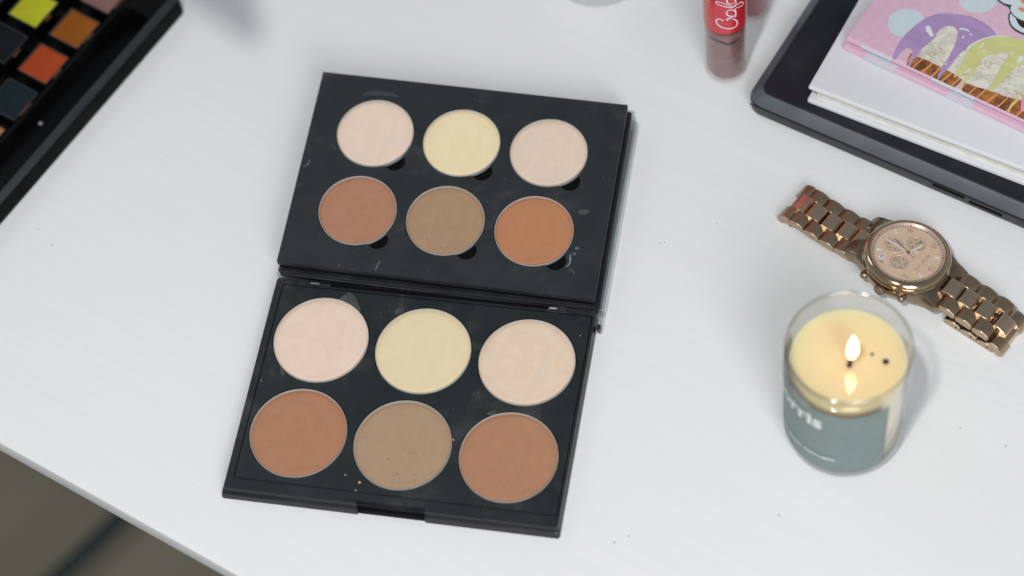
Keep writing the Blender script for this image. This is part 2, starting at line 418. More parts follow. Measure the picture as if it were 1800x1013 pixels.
def palette():
    t = thing('contour_palette', 'open black contour palette with twelve round powder pans lying in the middle of the table', 'makeup palette')
    x0, x1, y0, y1 = -63.2, 61.7, -46.3, 44.2
    # base tray: sloped outer walls, thumb notch at the front
    nx0, nx1 = -12.0, 12.9
    def outline(ins, z, notch):
        p = rrect(x0 + ins * 1.7, x1 - ins * .5, y0 + ins * 1.5, y1 - ins * .2, 1.2, 0, 4)
        # find the front edge (last corner of list is front right) and insert the notch
        out = []
        for i, q in enumerate(p):
            out.append((q[0], q[1], z))
            if i == 14:                 # end of the front-left corner arc
                yy = y0 + ins * 1.5
                for xx, yq in ((nx0, yy), (nx0 + .01, yy + notch), (nx1 - .01, yy + notch), (nx1, yy)): out.append((xx, yq, z))
        return out
    bm = bmesh.new()
    stack(bm, [outline(.3, 0, 1.6), outline(0, .4, 1.6), outline(.35, 2.9, 1.6), outline(.75, 3.3, 1.5), outline(1.0, 3.9, 1.4)], True, True)
    tray = finish('base_tray', bm, M['blk_edge'], t)
    pans = [((c - 1) * 39.09, (.5 - r) * 39.05) for r in (0, 1) for c in (0, 1, 2)]
    # rim round the insert, with the hinge slot at the back
    inner = rrect(-58.9, 60.2, -40.4, 41.5, .8, 0, 4)
    outer = [(q[0], q[1]) for q in outline(1.0, 0, 1.4)]
    bm = plate(outer, [[(p[0], p[1]) for p in inner]], 6.3, 3.9)
    bmesh.ops.recalc_face_normals(bm, faces=bm.faces)
    finish('rim_frame', bm, M['blk'], tray)
    # insert with six round openings
    inn = rrect(-58.55, 59.85, -40.05, 41.15, .6, 0, 4)
    bm = plate([(p[0], p[1]) for p in inn], [star(18.35, cx=a, cy=b) for a, b in pans], 6.15, 3.95)
    finish('pan_insert', bm, M['blk'], t)
    bm = slab(-59.0, 60.0, -40.5, 41.3, 3.91, 4.0, .5, .02); finish('insert_floor', bm, M['hole'], tray)
    bm = slab(nx0 + .1, nx1 - .1, y0 + .6, y0 + 1.75, .2, 3.4, .2, .1); finish('latch_recess', bm, M['hole'], tray)
    # hinge slot and hinges
    bm = slab(-48.8, 50.6, 42.3, 43.75, 6.2, 6.36, .2, .05); finish('hinge_slot', bm, M['hole'], tray)
    for a, b in ((-48.7, -40.2), (43.3, 50.6)):
        bm = slab(a, b, 41.9, 44.0, 5.7, 7.2, .25, .25); finish('hinge', bm, M['hinge'], t, label='clear plastic hinge barrel')
        bm = bmesh.new(); tube(bm, [(a + .5, 42.9, 6.6), ((a + b) / 2 - .3, 42.9, 6.6)], .42, 8); finish('hinge_pin', bm, M['tin'], t)
    for i, (a, b) in enumerate(pans):
        pan('large', 18.0, powder('large_powder_' + NAMES[i].replace(' ', '_'), COL_L[i], fleck=(0, 0, .25, .2, 1.0, .7)[i], tint=(226, 184, 146) if i == 2 else None), t, T(a, b, 6.05), NAMES[i] + ' powder in a large round pan of the lower tray')
    # powder smudges beside the pans of the lower tray
    def pp(lst, z): return [tuple(at(u, v, z)[:2]) for u, v in lst]
    smear(t, pp([(596, 528), (603, 520), (613, 514), (622, 519), (629, 532), (634, 548), (624, 540), (610, 531)], 6.2), 6.19, M['dust'])
    smear(t, pp([(694, 549), (699, 543), (707, 544), (703, 550), (697, 553)], 6.2), 6.19, M['dust'])
    smear(t, pp([(856, 728), (862, 723), (872, 722), (874, 728), (864, 731)], 6.2), 6.19, M['dust'])
    smear(t, pp([(492, 643), (498, 650), (499, 661), (494, 655)], 6.2), 6.19, M['dust'])
    for u, v, rr in ((632, 848, .5), (625, 862, .28), (607, 835, .3), (797, 773, .35), (459, 669, .2), (993, 603, .25), (980, 585, .2), (1020, 590, .2), (470, 780, .2), (594, 664, .22)):
        q = at(u, v, 6.2); bm = bmesh.new(); lathe(bm, [(rr, 0), (rr * .8, rr * .5), (rr * .25, rr * .8)], 9)
        finish('powder_crumb', bm, M['dust_tan'], t, T(q.x, q.y, 6.16))

    # ---- clear lid folded back flat on the table
    bm = bmesh.new(); lx0, lx1, ly0, ly1 = -62.6, 64.0, 44.8, 131.2
    o = lambda z, i=0: rrect(lx0 + i, lx1 - i, ly0 + i, ly1 - i, 1.5 - i * .4, z, 5)
    stack(bm, [o(0, .3), o(.3), o(4.8), o(5.0, .2), o(5.0, .8), o(4.8, 1.0), o(.9, 1.0)], True, True)
    finish('clear_lid', bm, M['clear'], t)
    bm = slab(62.3, 63.9, 37.4, 45.4, .4, 4.2, .5, .3); finish('lid_arm', bm, M['clear'], t)
    bm = slab(62.15, 63.3, 37.6, 40.0, .6, 3.6, .4, .3); finish('hinge_lug', bm, M['blk_edge'], t)
    # ---- upper tray: a framed card of six smaller pans, resting tilted in the lid
    U = T(-.461, 88.903, 14.9) @ Matrix.Rotation(.042, 4, 'X') @ Matrix.Rotation(.037, 4, 'Y')
    ux0, ux1, uy0, uy1 = -60.1, 61.0, -43.19, 42.5
    upans = [((c - 1) * 34.04, (.5 - r) * 34.58) for r in (0, 1) for c in (0, 1, 2)]
    la = R(-49)
    bm = plate([(p[0], p[1]) for p in rrect(ux0, ux1, uy0, uy1, .35, 0, 3)], [star(15.25, 4.1, 15.2, la, a, b) for a, b in upans], 0, -2.3)
    finish('upper_card', bm, M['blk_card'], t, U)
    bm = bmesh.new()
    stack(bm, [rrect(ux0 + i, ux1 - i, uy0 + i, uy1 - i, .4, z, 3) for i, z in ((.8, -5.6), (.75, -4.4), (.35, -4.3), (.3, -2.3))])
    finish('card_wall', bm, M['hole'], t, U)  # near-black colour paints in the deep shade on the notch floors
    bm = bmesh.new()
    stack(bm, [rrect(ux0 - .2 + i, ux1 + 1.5 - i, uy0 - 1.2 + i, uy1 + .6 - i, .9, z, 4) for i, z in ((.5, -9.4), (.1, -9.0), (.1, -8.1), (.9, -7.9), (.9, -7.0), (.2, -6.8), (0, -6.0), (.2, -5.7), (.6, -5.62))])
    finish('upper_frame', bm, M['blk_edge'], t, U)
    for i, (a, b) in enumerate(upans):
        pan('small', 15.0, powder('small_powder_' + NAMES[i].replace(' ', '_'), COL_U[i], fleck=(0, 0, .25, .3, .7, .5)[i]), t, U @ T(a, b, .02), NAMES[i] + ' powder in a round pan of the upper tray', 1.4)
    def pu(lst):
        out = []; inv = U.inverted()
        for u, v in lst:
            # plane of the card
            d = CR @ Vector(((u - 900) / CAMF, (506.5 - v) / CAMF, -1)); n = U.to_3x3() @ Vector((0, 0, 1)); k = (U.translation - CC).dot(n) / d.dot(n)
            q = inv @ (CC + d * k); out.append((q.x, q.y))
        return out
    smear(t, pu([(1016, 372), (1024, 368), (1036, 370), (1032, 376), (1020, 378)]), .05, M['dust'], U)
    smear(t, pu([(1003, 446), (1004, 457), (1001, 466), (994, 470), (1000, 463), (1001, 452)]), .05, plain('pale_scuff', (.17, .185, .19, 1), .8), U, 'scuff_mark')
    for q in ([(1010, 436), (1016, 434), (1018, 438), (1012, 439)], [(1006, 446), (1011, 444), (1012, 449), (1007, 448)], [(1000, 472), (1004, 474), (1011, 482), (1008, 480)], [(666, 460), (668, 461), (661, 475), (659, 474)], [(530, 294), (540, 288), (546, 278), (542, 290)]):
        smear(t, pu(q), .05, plain('pale_scuff', (.09, .098, .10, 1), .8), U, 'scuff_mark')
    smear(t, pu([(637, 168), (655, 160), (690, 164), (702, 172), (690, 170), (660, 168)]), .05, plain('faint_dust', (.036, .04, .044, 1), .8), U)
palette()

# ------------------------------------------------------------------ dark eyeshadow palette, upper left
def shadow_palette():
    K = at(327, 20, 0); a = math.atan2(.916, .402)
    t = thing('eyeshadow_palette', 'black eyeshadow palette with square coloured pans at the upper left corner', 'eyeshadow palette', (K.x, K.y, 0), a)
    # local x runs along the long right edge (0 at its upper end), y away from that edge
    L0, W0 = -190, 95
    o = lambda ins, z, c=2.5: rrect(L0 + ins, 0 - ins, 0 + ins, W0 - ins, c, z, 5)
    bm = bmesh.new()
    stack(bm, [o(.6, 0), o(0, .6), o(0, 7.9), o(.3, 8.7), o(.9, 9.0)], True, False)
    finish('outer_tray', bm, M['blk_deep'], t)
    well = [(p[0], p[1]) for p in rrect(-186, -14.5, 5.0, 18.8, 3.2, 0, 5)]
    bay = [(p[0], p[1]) for p in rrect(-186.5, -6.5, 20.6, 91, 1, 0, 4)]
    bm = plate([(p[0], p[1]) for p in o(.9, 0)], [well, bay], 9.0, 3.0)
    finish('tray_top', bm, M['blk_deep'], t)
    bm = slab(-188, -1.5, .25, 4.2, 8.98, 9.25, .4, .1); finish('rim_band', bm, M['blk_band'], t, label='greyish satin rim along the right side')
    bm = slab(-186.5, -14, 4.6, 90, 2.6, 3.0, 1, .05); finish('well_floor', bm, plain('gloss_black_well', (.0012, .0012, .0016, 1), .35, spec=.15), t)
    # mirror-like end of the brush well and a few crumbs
    cells = {}; ins_holes = []
    pitch_x, pitch_y, ps = 20.3, 22.0, 7.7
    for r in range(4):
        for c in range(8):
            cx, cy = -15.2 - pitch_x * c + 1.2 - .4 * r, 29.6 + pitch_y * r
            if cy + ps > 90: continue
            cells[(r, c)] = (cx, cy)
    bm = plate([(p[0], p[1]) for p in rrect(-186.2, -6.8, 20.9, 90.7, .8, 0, 4)], [[(p[0], p[1]) for p in rrect(x - ps - .3, x + ps + .3, y - ps - .3, y + ps + .3, .8, 0, 3)] for x, y in cells.values()], 8.6, 6.2)
    finish('pan_insert', bm, M['blk_deep'], t)
    colors = {(0, 0): (150, 110, 108), (0, 1): (160, 92, 30), (0, 2): (186, 78, 38), (0, 3): (30, 44, 50), (0, 4): (196, 130, 60), (1, 0): (60, 60, 66), (1, 1): (204, 205, 48), (1, 2): (24, 28, 34), (1, 3): (120, 60, 50)}
    cn = {(0, 0): 'dusty mauve', (0, 1): 'burnt copper brown', (0, 2): 'bright orange', (0, 3): 'dark teal', (0, 4): 'golden tan', (1, 1): 'acid yellow', (1, 2): 'dark navy'}
    mats = {}
    for k, (x, y) in cells.items():
        c = colors.get(k, (70 + 20 * (k[1] % 4), 50 + 10 * (k[0] % 3), 60))
        if c not in mats:
            tt = NT('pressed_shadow'); n1 = tt.noise(60, 5, .6); n2 = tt.noise(1800, 3); cc = tuple(v * .72 for v in lin(*c)[:3]) + (1,)
            tt.setc(tt.ramp(n1, .3, .7, tuple(v * .75 for v in cc[:3]) + (1,), cc)); tt.set(rough=.8, spec=.12)
            h = tt.n('Math', operation='ADD'); tt.l(n1, h.inputs[0]); tt.l(n2, h.inputs[1]); tt.bump(h.outputs[0], .6, .0003); mats[c] = tt.m
        bm = plate([(p[0], p[1]) for p in rrect(-ps, ps, -ps, ps, .6, 0, 3)], [[(p[0], p[1]) for p in rrect(-ps + .35, ps - .35, -ps + .35, ps - .35, .4, 0, 3)]], .2, -1.6)
        p = finish('pan', bm, plain('dull_tin', (.045, .045, .05, 1), .4, metal=.4), t, T(x, y, 8.45), label=(cn[k] + ' pressed powder pan') if k in cn else None)
        bm = bmesh.new(); q = ps - .37
        stack(bm, [rrect(-q, q, -q, q, .4, -1.2, 3), rrect(-q, q, -q, q, .4, -.35, 3), rrect(-q + .5, q - .5, -q + .5, q - .5, .4, -.12, 3), rrect(-q + 1.2, q - 1.2, -q + 1.2, q - 1.2, .4, -.3, 3)])
        finish('powder', bm, mats[c], p)
    gold = plain('gold_lettering', lin(120, 78, 42), .5)
    for (k, word) in (((0, 1), 'COPPER'), ((0, 2), 'EMBER'), ((0, 3), 'TUNDRA'), ((0, 0), 'MAUVE'), ((1, 1), 'LIME'), ((1, 2), 'NAVY'), ((0, 4), 'SAND')):
        if k not in cells: continue
        x, y = cells[k]; bm = text_bm(word, 1.7, 0, .03); finish('shade_name', bm, gold, t, T(x - 1, y - ps - 1.35 if k[0] else y - ps - .9, 8.64))
    c = at(78, 208, 3); M_ = t.matrix_basis
    bm = bmesh.new(); lathe(bm, [(.9, 0), (.8, .5), (.3, .8)], 7)
    finish('powder_crumb', bm, plain('white_crumb', (.25, .24, .26, 1), .9), t, T(-76, 15.2, 3.0))
shadow_palette()

# ------------------------------------------------------------------ scented candle
def candle():
    cx, cy = 155.9, 10.5
    t = thing('scented_candle', 'lit candle in a clear glass jar with a grey-green label, in front of the watch', 'candle', (cx, cy, 0))
    ro = 21.9; t.scale = (1, 1, 1.05)
    bm = bmesh.new()
    lathe(bm, [(17.2, 0), (19.2, .35), (20.6, 1.6), (21.2, 3.6), (21.4, 8), (21.6, 30), (ro, 56.2), (ro - .15, 56.8), (ro - .6, 57.1), (ro - 1.15, 56.9), (ro - 1.35, 56.3),
               (20.1, 30), (19.95, 9), (19.6, 7.3), (17.5, 6.3), (9, 6.0)], 128, True, True)
    finish('jar', bm, M['glass'], t, smooth=50)
    bm = bmesh.new(); stack(bm, [[((21.28 + .66 * math.cos(a)) * math.cos(k * math.pi / 48), (21.28 + .66 * math.cos(a)) * math.sin(k * math.pi / 48), 56.6 + .75 * math.sin(a)) for k in range(96)] for a in [j * math.pi / 5 for j in range(11)]], False, False)
    finish('jar_rim', bm, clear('polished_glass_rim', (.90, .90, .88), .35, .12, .6), t, smooth=80)
    # thick base, milky grey
    tb = NT('thick_glass_base'); tb.setc((.42, .44, .43, 1)); tb.set(rough=.12, trans=.55, ior=1.3)
    nb = tb.noise(120, 4); tb.bump(nb, .4, .0006)
    bm = bmesh.new(); lathe(bm, [(17.0, .25), (19.0, .6), (20.4, 1.9), (20.9, 3.8), (21.0, 6.0), (19.2, 6.1), (9, 5.9)], 96)
    finish('jar_base', bm, tb.m, t)
    # wax
    tw = NT('soft_cream_wax'); nw = tw.noise(45, 4)
    tw.setc(tw.ramp(nw, .3, .7, (.84, .665, .36, 1), (.87, .70, .40, 1))); tw.set(rough=.35, sss=.85, coat=1.0, coat_rough=.01, spec=.3); tw.p.inputs['Coat IOR'].default_value = 1.9
    tw.p.inputs['Subsurface Radius'].default_value = (1.0, .55, .2); tw.p.inputs['Subsurface Scale'].default_value = .009
    tw.bump(tw.noise(60, 2), .05, .0005)
    bm = bmesh.new(); wr = 19.9
    prof = [(wr - .5, 6.6), (wr, 7.2), (wr + .05, 30), (wr + .12, 47.9), (wr - .2, 48.05), (wr - .8, 47.75), (wr - 1.8, 47.6), (14, 47.55), (8, 47.5), (3, 47.48), (.5, 47.5)]
    lathe(bm, prof, 128); finish('wax', bm, tw.m, t, smooth=60)
    # liquid pool: thin glossy film
    # wick and flame
    q0 = at(1493, 643, 50.0); bx, by = q0.x - cx, q0.y - cy
    bm = bmesh.new(); tube(bm, [(bx, by, 47.3), (bx + .1, by, 49.5), (bx + .35, by + .1, 51.6), (bx + .5, by + .3, 53.4)], [.85, .8, .7, .4], 10)
    finish('wick', bm, plain('charred_wick', (.03, .012, .006, 1), .9), t)
    bm = bmesh.new(); fx, fy = bx + .3, by + .2; rows = []
    for q, r in ((0, .4), (.06, 1.0), (.16, 1.55), (.3, 1.9), (.45, 1.85), (.6, 1.6), (.75, 1.2), (.88, .7), (1, .15)):
        rows.append(circ(r, 52.4 + 14.4 * q, 24, fx + .55 * math.sin(q * 2.6), fy))
    stack(bm, rows); finish('flame', bm, emis('candle_flame', (1.0, .84, .58, 1), 6.5), t, smooth=80)
    # burnt specks
    for u, v, r in ((1557, 636, 1.15), (1533, 623, .55)):
        q = at(u, v, 50.0); bm = bmesh.new(); rows = [(r, 0), (r * .9, .3), (r * .4, .5)]
        stack(bm, [[(rr * math.cos(k * .7) * (1 + .15 * math.sin(k * 2.2)), rr * math.sin(k * .7), z) for k in range(9)] for rr, z in rows])
        finish('wick_crumb', bm, plain('burnt_crumb', (.02, .006, .004, 1), .6), t, T(q.x - cx, q.y - cy, 47.55))
    # paper label on the outside of the glass
    tl = plain('grey_green_label', lin(118, 134, 131), .5, .03, 300, .04)
    # angles: right end seen at u=1560, left end hidden
    def ang(u, v, z):
        d = at(u, v, z) - Vector((cx, cy, z)); return math.atan2(d.y, d.x)
    a1 = -math.acos(min(1, (171.3 - cx) / 21.9)); a0 = a1 - R(158)
    bm = bmesh.new(); rows = []; N = 60
    for z in (7.4, 20, 34, 47.4):
        rad = 21.42 + (ro - 21.4) * (z - 8) / 49 + .10
        rows.append([(rad * math.cos(a0 + (a1 - a0) * i / N), rad * math.sin(a0 + (a1 - a0) * i / N), z) for i in range(N + 1)])
    vs = [[bm.verts.new(p) for p in r_] for r_ in rows]
    for A, B in zip(vs, vs[1:]):
        for i in range(N): bm.faces.new((A[i], A[i + 1], B[i + 1], B[i]))
    lab = finish('paper_label', bm, tl, t, label='grey-green paper label with white lettering')
    tw2 = plain('white_ink', (.78, .84, .84, 1), .6)
    def put(s, size, a_right, z, off=0, space=1.0, name='lettering'):
        b = text_bm(s, size, 0, off, 'RIGHT', 0, space); wrap(b, 22.12, a_right, z, 0); finish(name, b, tw2, lab)
    def hit(u, v):
        d = CR @ Vector(((u - 900) / CAMF, (506.5 - v) / CAMF, -1)); o = CC - Vector((cx, cy, 0)); rr_ = 21.8
        a = d.x ** 2 + d.y ** 2; b_ = o.x * d.x + o.y * d.y; c = o.x ** 2 + o.y ** 2 - rr_ ** 2
        p = o + d * ((-b_ - math.sqrt(b_ * b_ - a * c)) / a); return math.atan2(p.y, p.x), p.z / 1.05
    a_, z_ = hit(1446, 745); put('Norris', 10.4, a_, z_ - .6, .3)
    a_, z_ = hit(1468, 809); put('HAND MADE PERFUMER', 2.35, a_, z_, .03, 1.15)
    a_, z_ = hit(1423, 712); put('LEATHER + WOOD', 2.2, a_, z_, .02, 1.1)
candle()

# ------------------------------------------------------------------ lip gloss tubes
def lip_tube(cx, cy, label, lettering=True, liquid=(.235, .125, .125, 1), group='lip gloss tubes', top=100):
    t = thing('lip_gloss', label, 'lip gloss', (cx, cy, 0), 0, group)
    r = 8.3
    bm = bmesh.new(); lathe(bm, [(7.3, 0), (7.9, .3), (8.2, 1.0), (r, 3), (r, top - 35), (r - .2, top - 34)], 64)
    finish('tube', bm, M['tube'], t, smooth=50)
    tq = plain('mauve_brown_gloss', liquid, .3, .08, 300, .02, coat=.3)
    bm = bmesh.new(); lathe(bm, [(5.8, 1.6), (7.0, 2.0), (7.65, 3.6), (7.75, 28.8), (6.8, 29.2), (1.8, 29.4)], 64); finish('gloss', bm, tq, t, smooth=50)
    if lettering:
        bm = bmesh.new()
        base = [(a, 27.0 + 1.1 * math.sin(a * 1.5) - .5 * math.cos(a * 5)) for a in [-2.4 + k * .12 for k in range(15)]]
        for i in range(len(base) - 1):
            (a, z), (b, z2) = base[i], base[i + 1]; th = .35 + .35 * math.sin(i / 14 * math.pi)
            f = [(7.8 * math.cos(q), 7.8 * math.sin(q), zz) for q, zz in ((a, z - th), (b, z2 - th), (b, z2 + th), (a, z + th))]
            bm.faces.new([bm.verts.new(p) for p in f])
        finish('gloss_line', bm, plain('dark_gloss_line', (.035, .02, .02, 1), .5), t)
    bm = bmesh.new(); z0 = 32.8
    lathe(bm, [(r + .12, z0), (r + .14, top - 40)], 64, False, False)
    lb = finish('printed_sleeve', bm, M['red'], t, label='red printed sleeve' if lettering else None)
    bm = bmesh.new(); lathe(bm, [(r - .1, top - 34), (r + .2, top - 33.5), (r + .2, top - 2), (r - .8, top), (2, top)], 48); finish('cap', bm, M['red'], t)
    return t, lb

M['tube'] = clear('lip_tube_plastic', (.97, .94, .94), .05, .06, .5)
M['red'] = plain('glossy_red_print', lin(196, 28, 44), .25, .06, 200, .02, coat=.4)
def lips():
    cx, cy = 94.3, 163.7
    t, lb = lip_tube(cx, cy, 'red labelled lip gloss tube with white script standing in front of another tube')
    rad = 8.56
    C3 = Vector((cx, cy, 0))
    def cyl(px, py):                    # zoom pixel -> angle, height on the sleeve
        u, v = 1200 + px / 6.33, py / 6.33
        d = CR @ Vector(((u - 900) / CAMF, (506.5 - v) / CAMF, -1)); o = CC - C3
        a = d.x ** 2 + d.y ** 2; b = o.x * d.x + o.y * d.y; c = o.x ** 2 + o.y ** 2 - rad ** 2
        k = (-b - math.sqrt(max(0, b * b - a * c))) / a; p = o + d * k
        return (math.atan2(p.y, p.x) * rad, p.z)
    ink = plain('lilac_white_ink', (.75, .68, .74, 1), .5)
    def stroke(pts, wd, m, name='script_lettering', sm=6, closed=False):
        q = [cyl(*p) for p in pts]; q = smoothpts([(x, y, 0) for x, y in q], sm, closed)
        bm = bmesh.new(); n = len(q)
        ribbon(bm, [(p.x, p.y) for p in q], [wd * (.75 + .35 * math.sin(math.pi * i / n)) for i in range(n)])
        for v in bm.verts:
            a = v.co.x / rad; v.co = Vector((rad * math.cos(a), rad * math.sin(a), v.co.y))
        finish(name, bm, m, lb)
    stroke([(452, 238), (425, 216), (388, 214), (372, 238), (392, 275), (440, 306), (505, 320), (565, 312), (600, 285), (608, 250), (590, 224), (560, 212)], .62, ink)      # C
    stroke([(560, 212), (520, 205), (492, 212), (488, 226), (505, 222), (515, 200), (560, 188), (590, 192)], .45, ink)                                                         # r
    stroke([(590, 192), (592, 150), (575, 122), (535, 112), (497, 125), (488, 152), (508, 176), (550, 182), (585, 165), (592, 130), (575, 105)], .5, ink)                      # o
    stroke([(575, 105), (600, 88), (645, 72), (675, 48), (668, 28), (640, 30), (600, 55), (560, 84), (520, 86), (455, 72), (390, 48), (372, 28), (390, 20), (440, 34), (500, 58), (560, 74)], .5, ink)  # f
    stroke([(560, 74), (590, 50), (592, 20), (570, -6), (530, -14), (498, 0), (492, 24), (515, 44), (555, 42), (580, 20)], .5, ink)                                            # o
    stroke([(580, -20), (600, -60), (560, -90), (510, -80), (500, -50)], .5, ink)
    yl = plain('yellow_print', lin(214, 150, 60), .5)
    stroke([(232, 112), (244, 96), (262, 92), (270, 112), (262, 135), (275, 165), (298, 180), (300, 205), (280, 200), (258, 178), (240, 150), (230, 125)], .28, yl, 'leaf_print')
    stroke([(262, 0), (285, 6), (296, 20), (278, 18)], .5, yl, 'leaf_print')
    stroke([(742, 110), (728, 130), (736, 160), (722, 200), (716, 232)], .35, yl, 'leaf_print')
    stroke([(700, 30), (698, 50), (694, 74)], .25, plain('black_mark', (.02, .02, .02, 1), .5), 'leaf_print')
    c2 = at(1319, 10, 0)
    t2, lb2 = lip_tube(c2.x, c2.y, 'mauve lip gloss tube half hidden behind the red labelled one', False, (.28, .09, .11, 1), top=96)
lips()

# ------------------------------------------------------------------ laptop with two books
def stacked():
    A = at(1325, 190, 4); a = R(-21.3)
    # local frame: x along the near long side, y away from it
    K = at(1319, 172, 8)
    org = Vector((104.4, 143.0, 0))
    t = thing('laptop', 'closed black laptop lying under the two books at the upper right', 'laptop', org, a)
    W, D = 330, 225
    o = lambda i, z, r: rrect(i, W - i, i, D - i, r, z, 8)
    bm = bmesh.new(); stack(bm, [o(2.2, 0, 4.0), o(.8, .8, 5.0), o(0, 2.6, 6), o(0, 7.4, 6)], True, True)
    body = finish('body', bm, M['laptop'], t, smooth=30)
    bm = bmesh.new(); stack(bm, [o(.25, 7.41, 6), o(.1, 7.9, 6), o(.5, 8.5, 6), o(4.1, 11.3, 4.5)], False, False)
    finish('lid_bevel', bm, M['laptop_bevel'], t, smooth=20)
    bm = bmesh.new(); stack(bm, [o(4.1, 11.3, 4.5), o(4.6, 11.5, 4.3)], False, True); finish('lid', bm, M['laptop'], t, smooth=20)
    for x0, x1, z in ((80, 93, 4.6), (95, 108.5, 3.6)):
        bm = slab(x0, x1, -.12, .4, z, z + 1.5, .1, .05); finish('port', bm, M['hole'], t)
    bm = slab(2, W - 2, -.05, .3, 6.6, 7.0, .1, .05); finish('seam', bm, M['hole'], body)
    # white hardback
    b1 = at(1421, 166, 17); aw = R(-19.2)
    def book(nm, label, o3, ang_, Wd, Dp, z0, z1, ct, mc, cat='book', lip=.3):
        b = thing(nm, label, cat, (o3[0], o3[1], z0), ang_)
        h = z1 - z0
        bm = slab(-lip * .3, Wd, -lip, Dp, 0, ct, .9, ct * .3); c0 = finish('back_cover', bm, mc, b)
        bm = slab(0, Wd, 0, Dp, h - ct, h, .9, ct * .4); c1 = finish('front_cover', bm, mc, b)
        bm = bmesh.new(); n = 12; rows = []
        for k in range(n + 1):
            z = ct + (h - 2 * ct) * k / n; j = .12 * (k % 2)
            rows.append(rrect(2.6 + j, Wd - 1.5 - j, 2.4 + j, Dp - 2 - j, .3, z, 2))
        stack(bm, rows); finish('pages', bm, M['paper'], b, smooth=10)
        return b, c0, c1
    book('hardback_book', 'plain white hardback book lying between the laptop and the pink book', at(1420, 152, 22), aw, 215, 152, 11.5, 22.0, 2.2, M['white_cover'])
    pz0, pz1 = 22.0, 28.7
    po = at(1485, 66, 28.7); ap = R(-24.3)
    b, c0, c1 = book('notebook', 'pink polka dot notebook with melting ice cream printed on its cover, topmost of the pile', po, ap, 190, 140, pz0, pz1, 2.5, M['pink'], lip=1.1)
    inv = (T(po.x, po.y, pz0) @ RZ(ap)).inverted()
    zt = pz1 - pz0
    def zp(x, y): q = at(1460 + x / 4.606, y / 4.606, pz1); q = inv @ q; return (q.x, q.y)
    lvl = [0]
    def printp(pts, m, name, sm=3, lv=None, parent=None):
        lvl[0] = lv if lv is not None else lvl[0] + 1
        q = [zp(*p) for p in pts]; q = [(min(188, x), max(.35, y), 0) for x, y in q]
        if sm: q = smoothpts(q, sm)
        q = [(x, max(.35, y)) for x, y, *_ in q]
        bm = bmesh.new(); ngon(bm, [(x, y, 0) for x, y in q], zt + .03 * lvl[0])
        return finish(name, bm, m, parent or c1)
    def sub(pts, dark):  # helper for shading strokes in the print
        pass
    def ell(cx, cy, rx, ry, n=28): return [(cx + rx * math.cos(k * 2 * math.pi / n), cy + ry * math.sin(k * 2 * math.pi / n)) for k in range(n)]
    for c in ((615, 190, 152, 118), (1195, -10, 158, 118), (1780, -190, 158, 118), (60, -260, 150, 118), (640, -380, 158, 118), (1220, -560, 158, 118)):
        printp(ell(*c), M['dot'], 'dot_print', 0, 1)
    tcm = NT('ice_cream_print'); n1 = tcm.noise(150, 5, .6, None, 1.5)
    tcm.setc(tcm.ramp(n1, .36, .60, lin(182, 178, 166), lin(208, 206, 194))); tcm.set(rough=.35)
    vein = tcm.ramp(tcm.noise(52, 3, .6, tcm.mapping((1, 1.9, 1), (0, 0, .5)), 1.6), .478, .498, (0, 0, 0, 1), (1, 1, 1, 1))
    vein2 = tcm.ramp(tcm.noise(52, 3, .6, tcm.mapping((1, 1.9, 1), (0, 0, .5)), 1.6), .498, .515, (1, 1, 1, 1), (0, 0, 0, 1))
    mu = tcm.n('Math', operation='MULTIPLY'); tcm.l(vein, mu.inputs[0]); tcm.l(vein2, mu.inputs[1])
    tcm.setc(tcm.mix(mu.outputs[0], tcm.ramp(n1, .34, .55, lin(190, 186, 174), lin(214, 212, 202)), lin(176, 152, 96)))
    cream = tcm.m
    tw = NT('wafer_print'); wv = tw.n('TexWave'); wv.inputs['Scale'].default_value = 95; wv.inputs['Distortion'].default_value = 4; wv.inputs['Detail'].default_value = 2; wv.inputs['Detail Scale'].default_value = .8
    tw.l(tw.mapping((1, .35, 1), (0, 0, .55)), wv.inputs['Vector'])
    nb = tw.noise(190, 5, .7)
    body_c = tw.ramp(nb, .38, .62, lin(96, 58, 36), lin(178, 110, 54))
    tw.setc(tw.mix(tw.ramp(wv.outputs['Fac'], .90, .97), body_c, lin(206, 148, 98))); tw.set(rough=.35); wafer = tw.m
    def two(name, c, k=.88):
        t_ = NT(name); n_ = t_.noise(60, 3, .5, t_.mapping((1, 4, 1), (0, 0, -.5)), .5)
        t_.setc(t_.ramp(n_, .35, .65, tuple(v * k for v in lin(*c)[:3]) + (1,), lin(*c))); t_.set(rough=.3); return t_.m
    purple = two('purple_icing_print', (168, 142, 186)); yellow = two('yellow_icing_print', (204, 204, 138))
    # scoops
    printp([(715, 440), (735, 405), (790, 355), (860, 262), (950, 208), (1035, 240), (1035, 300), (1000, 400), (950, 490), (893, 545), (820, 525), (760, 495)], cream, 'ice_cream_print', 3, 2)
    printp([(935, 575), (985, 510), (1050, 430), (1130, 385), (1250, 330), (1420, 330), (1640, 360), (1640, 860), (1560, 830), (1500, 805), (1400, 768), (1250, 724), (1150, 690), (1060, 645), (1000, 605)], cream, 'ice_cream_print', 3, 2)
    # wafers
    printp([(652, 428), (662, 440), (640, 490), (618, 545), (608, 540), (618, 490)], wafer, 'wafer_print', 0, 3)
    printp([(640, 535), (668, 480), (700, 460), (745, 478), (800, 498), (850, 525), (900, 548), (960, 578), (1010, 605), (1065, 645), (1040, 680), (1000, 716), (930, 688), (858, 655), (790, 622), (720, 592), (660, 565), (632, 553)], wafer, 'wafer_print', 0, 3)
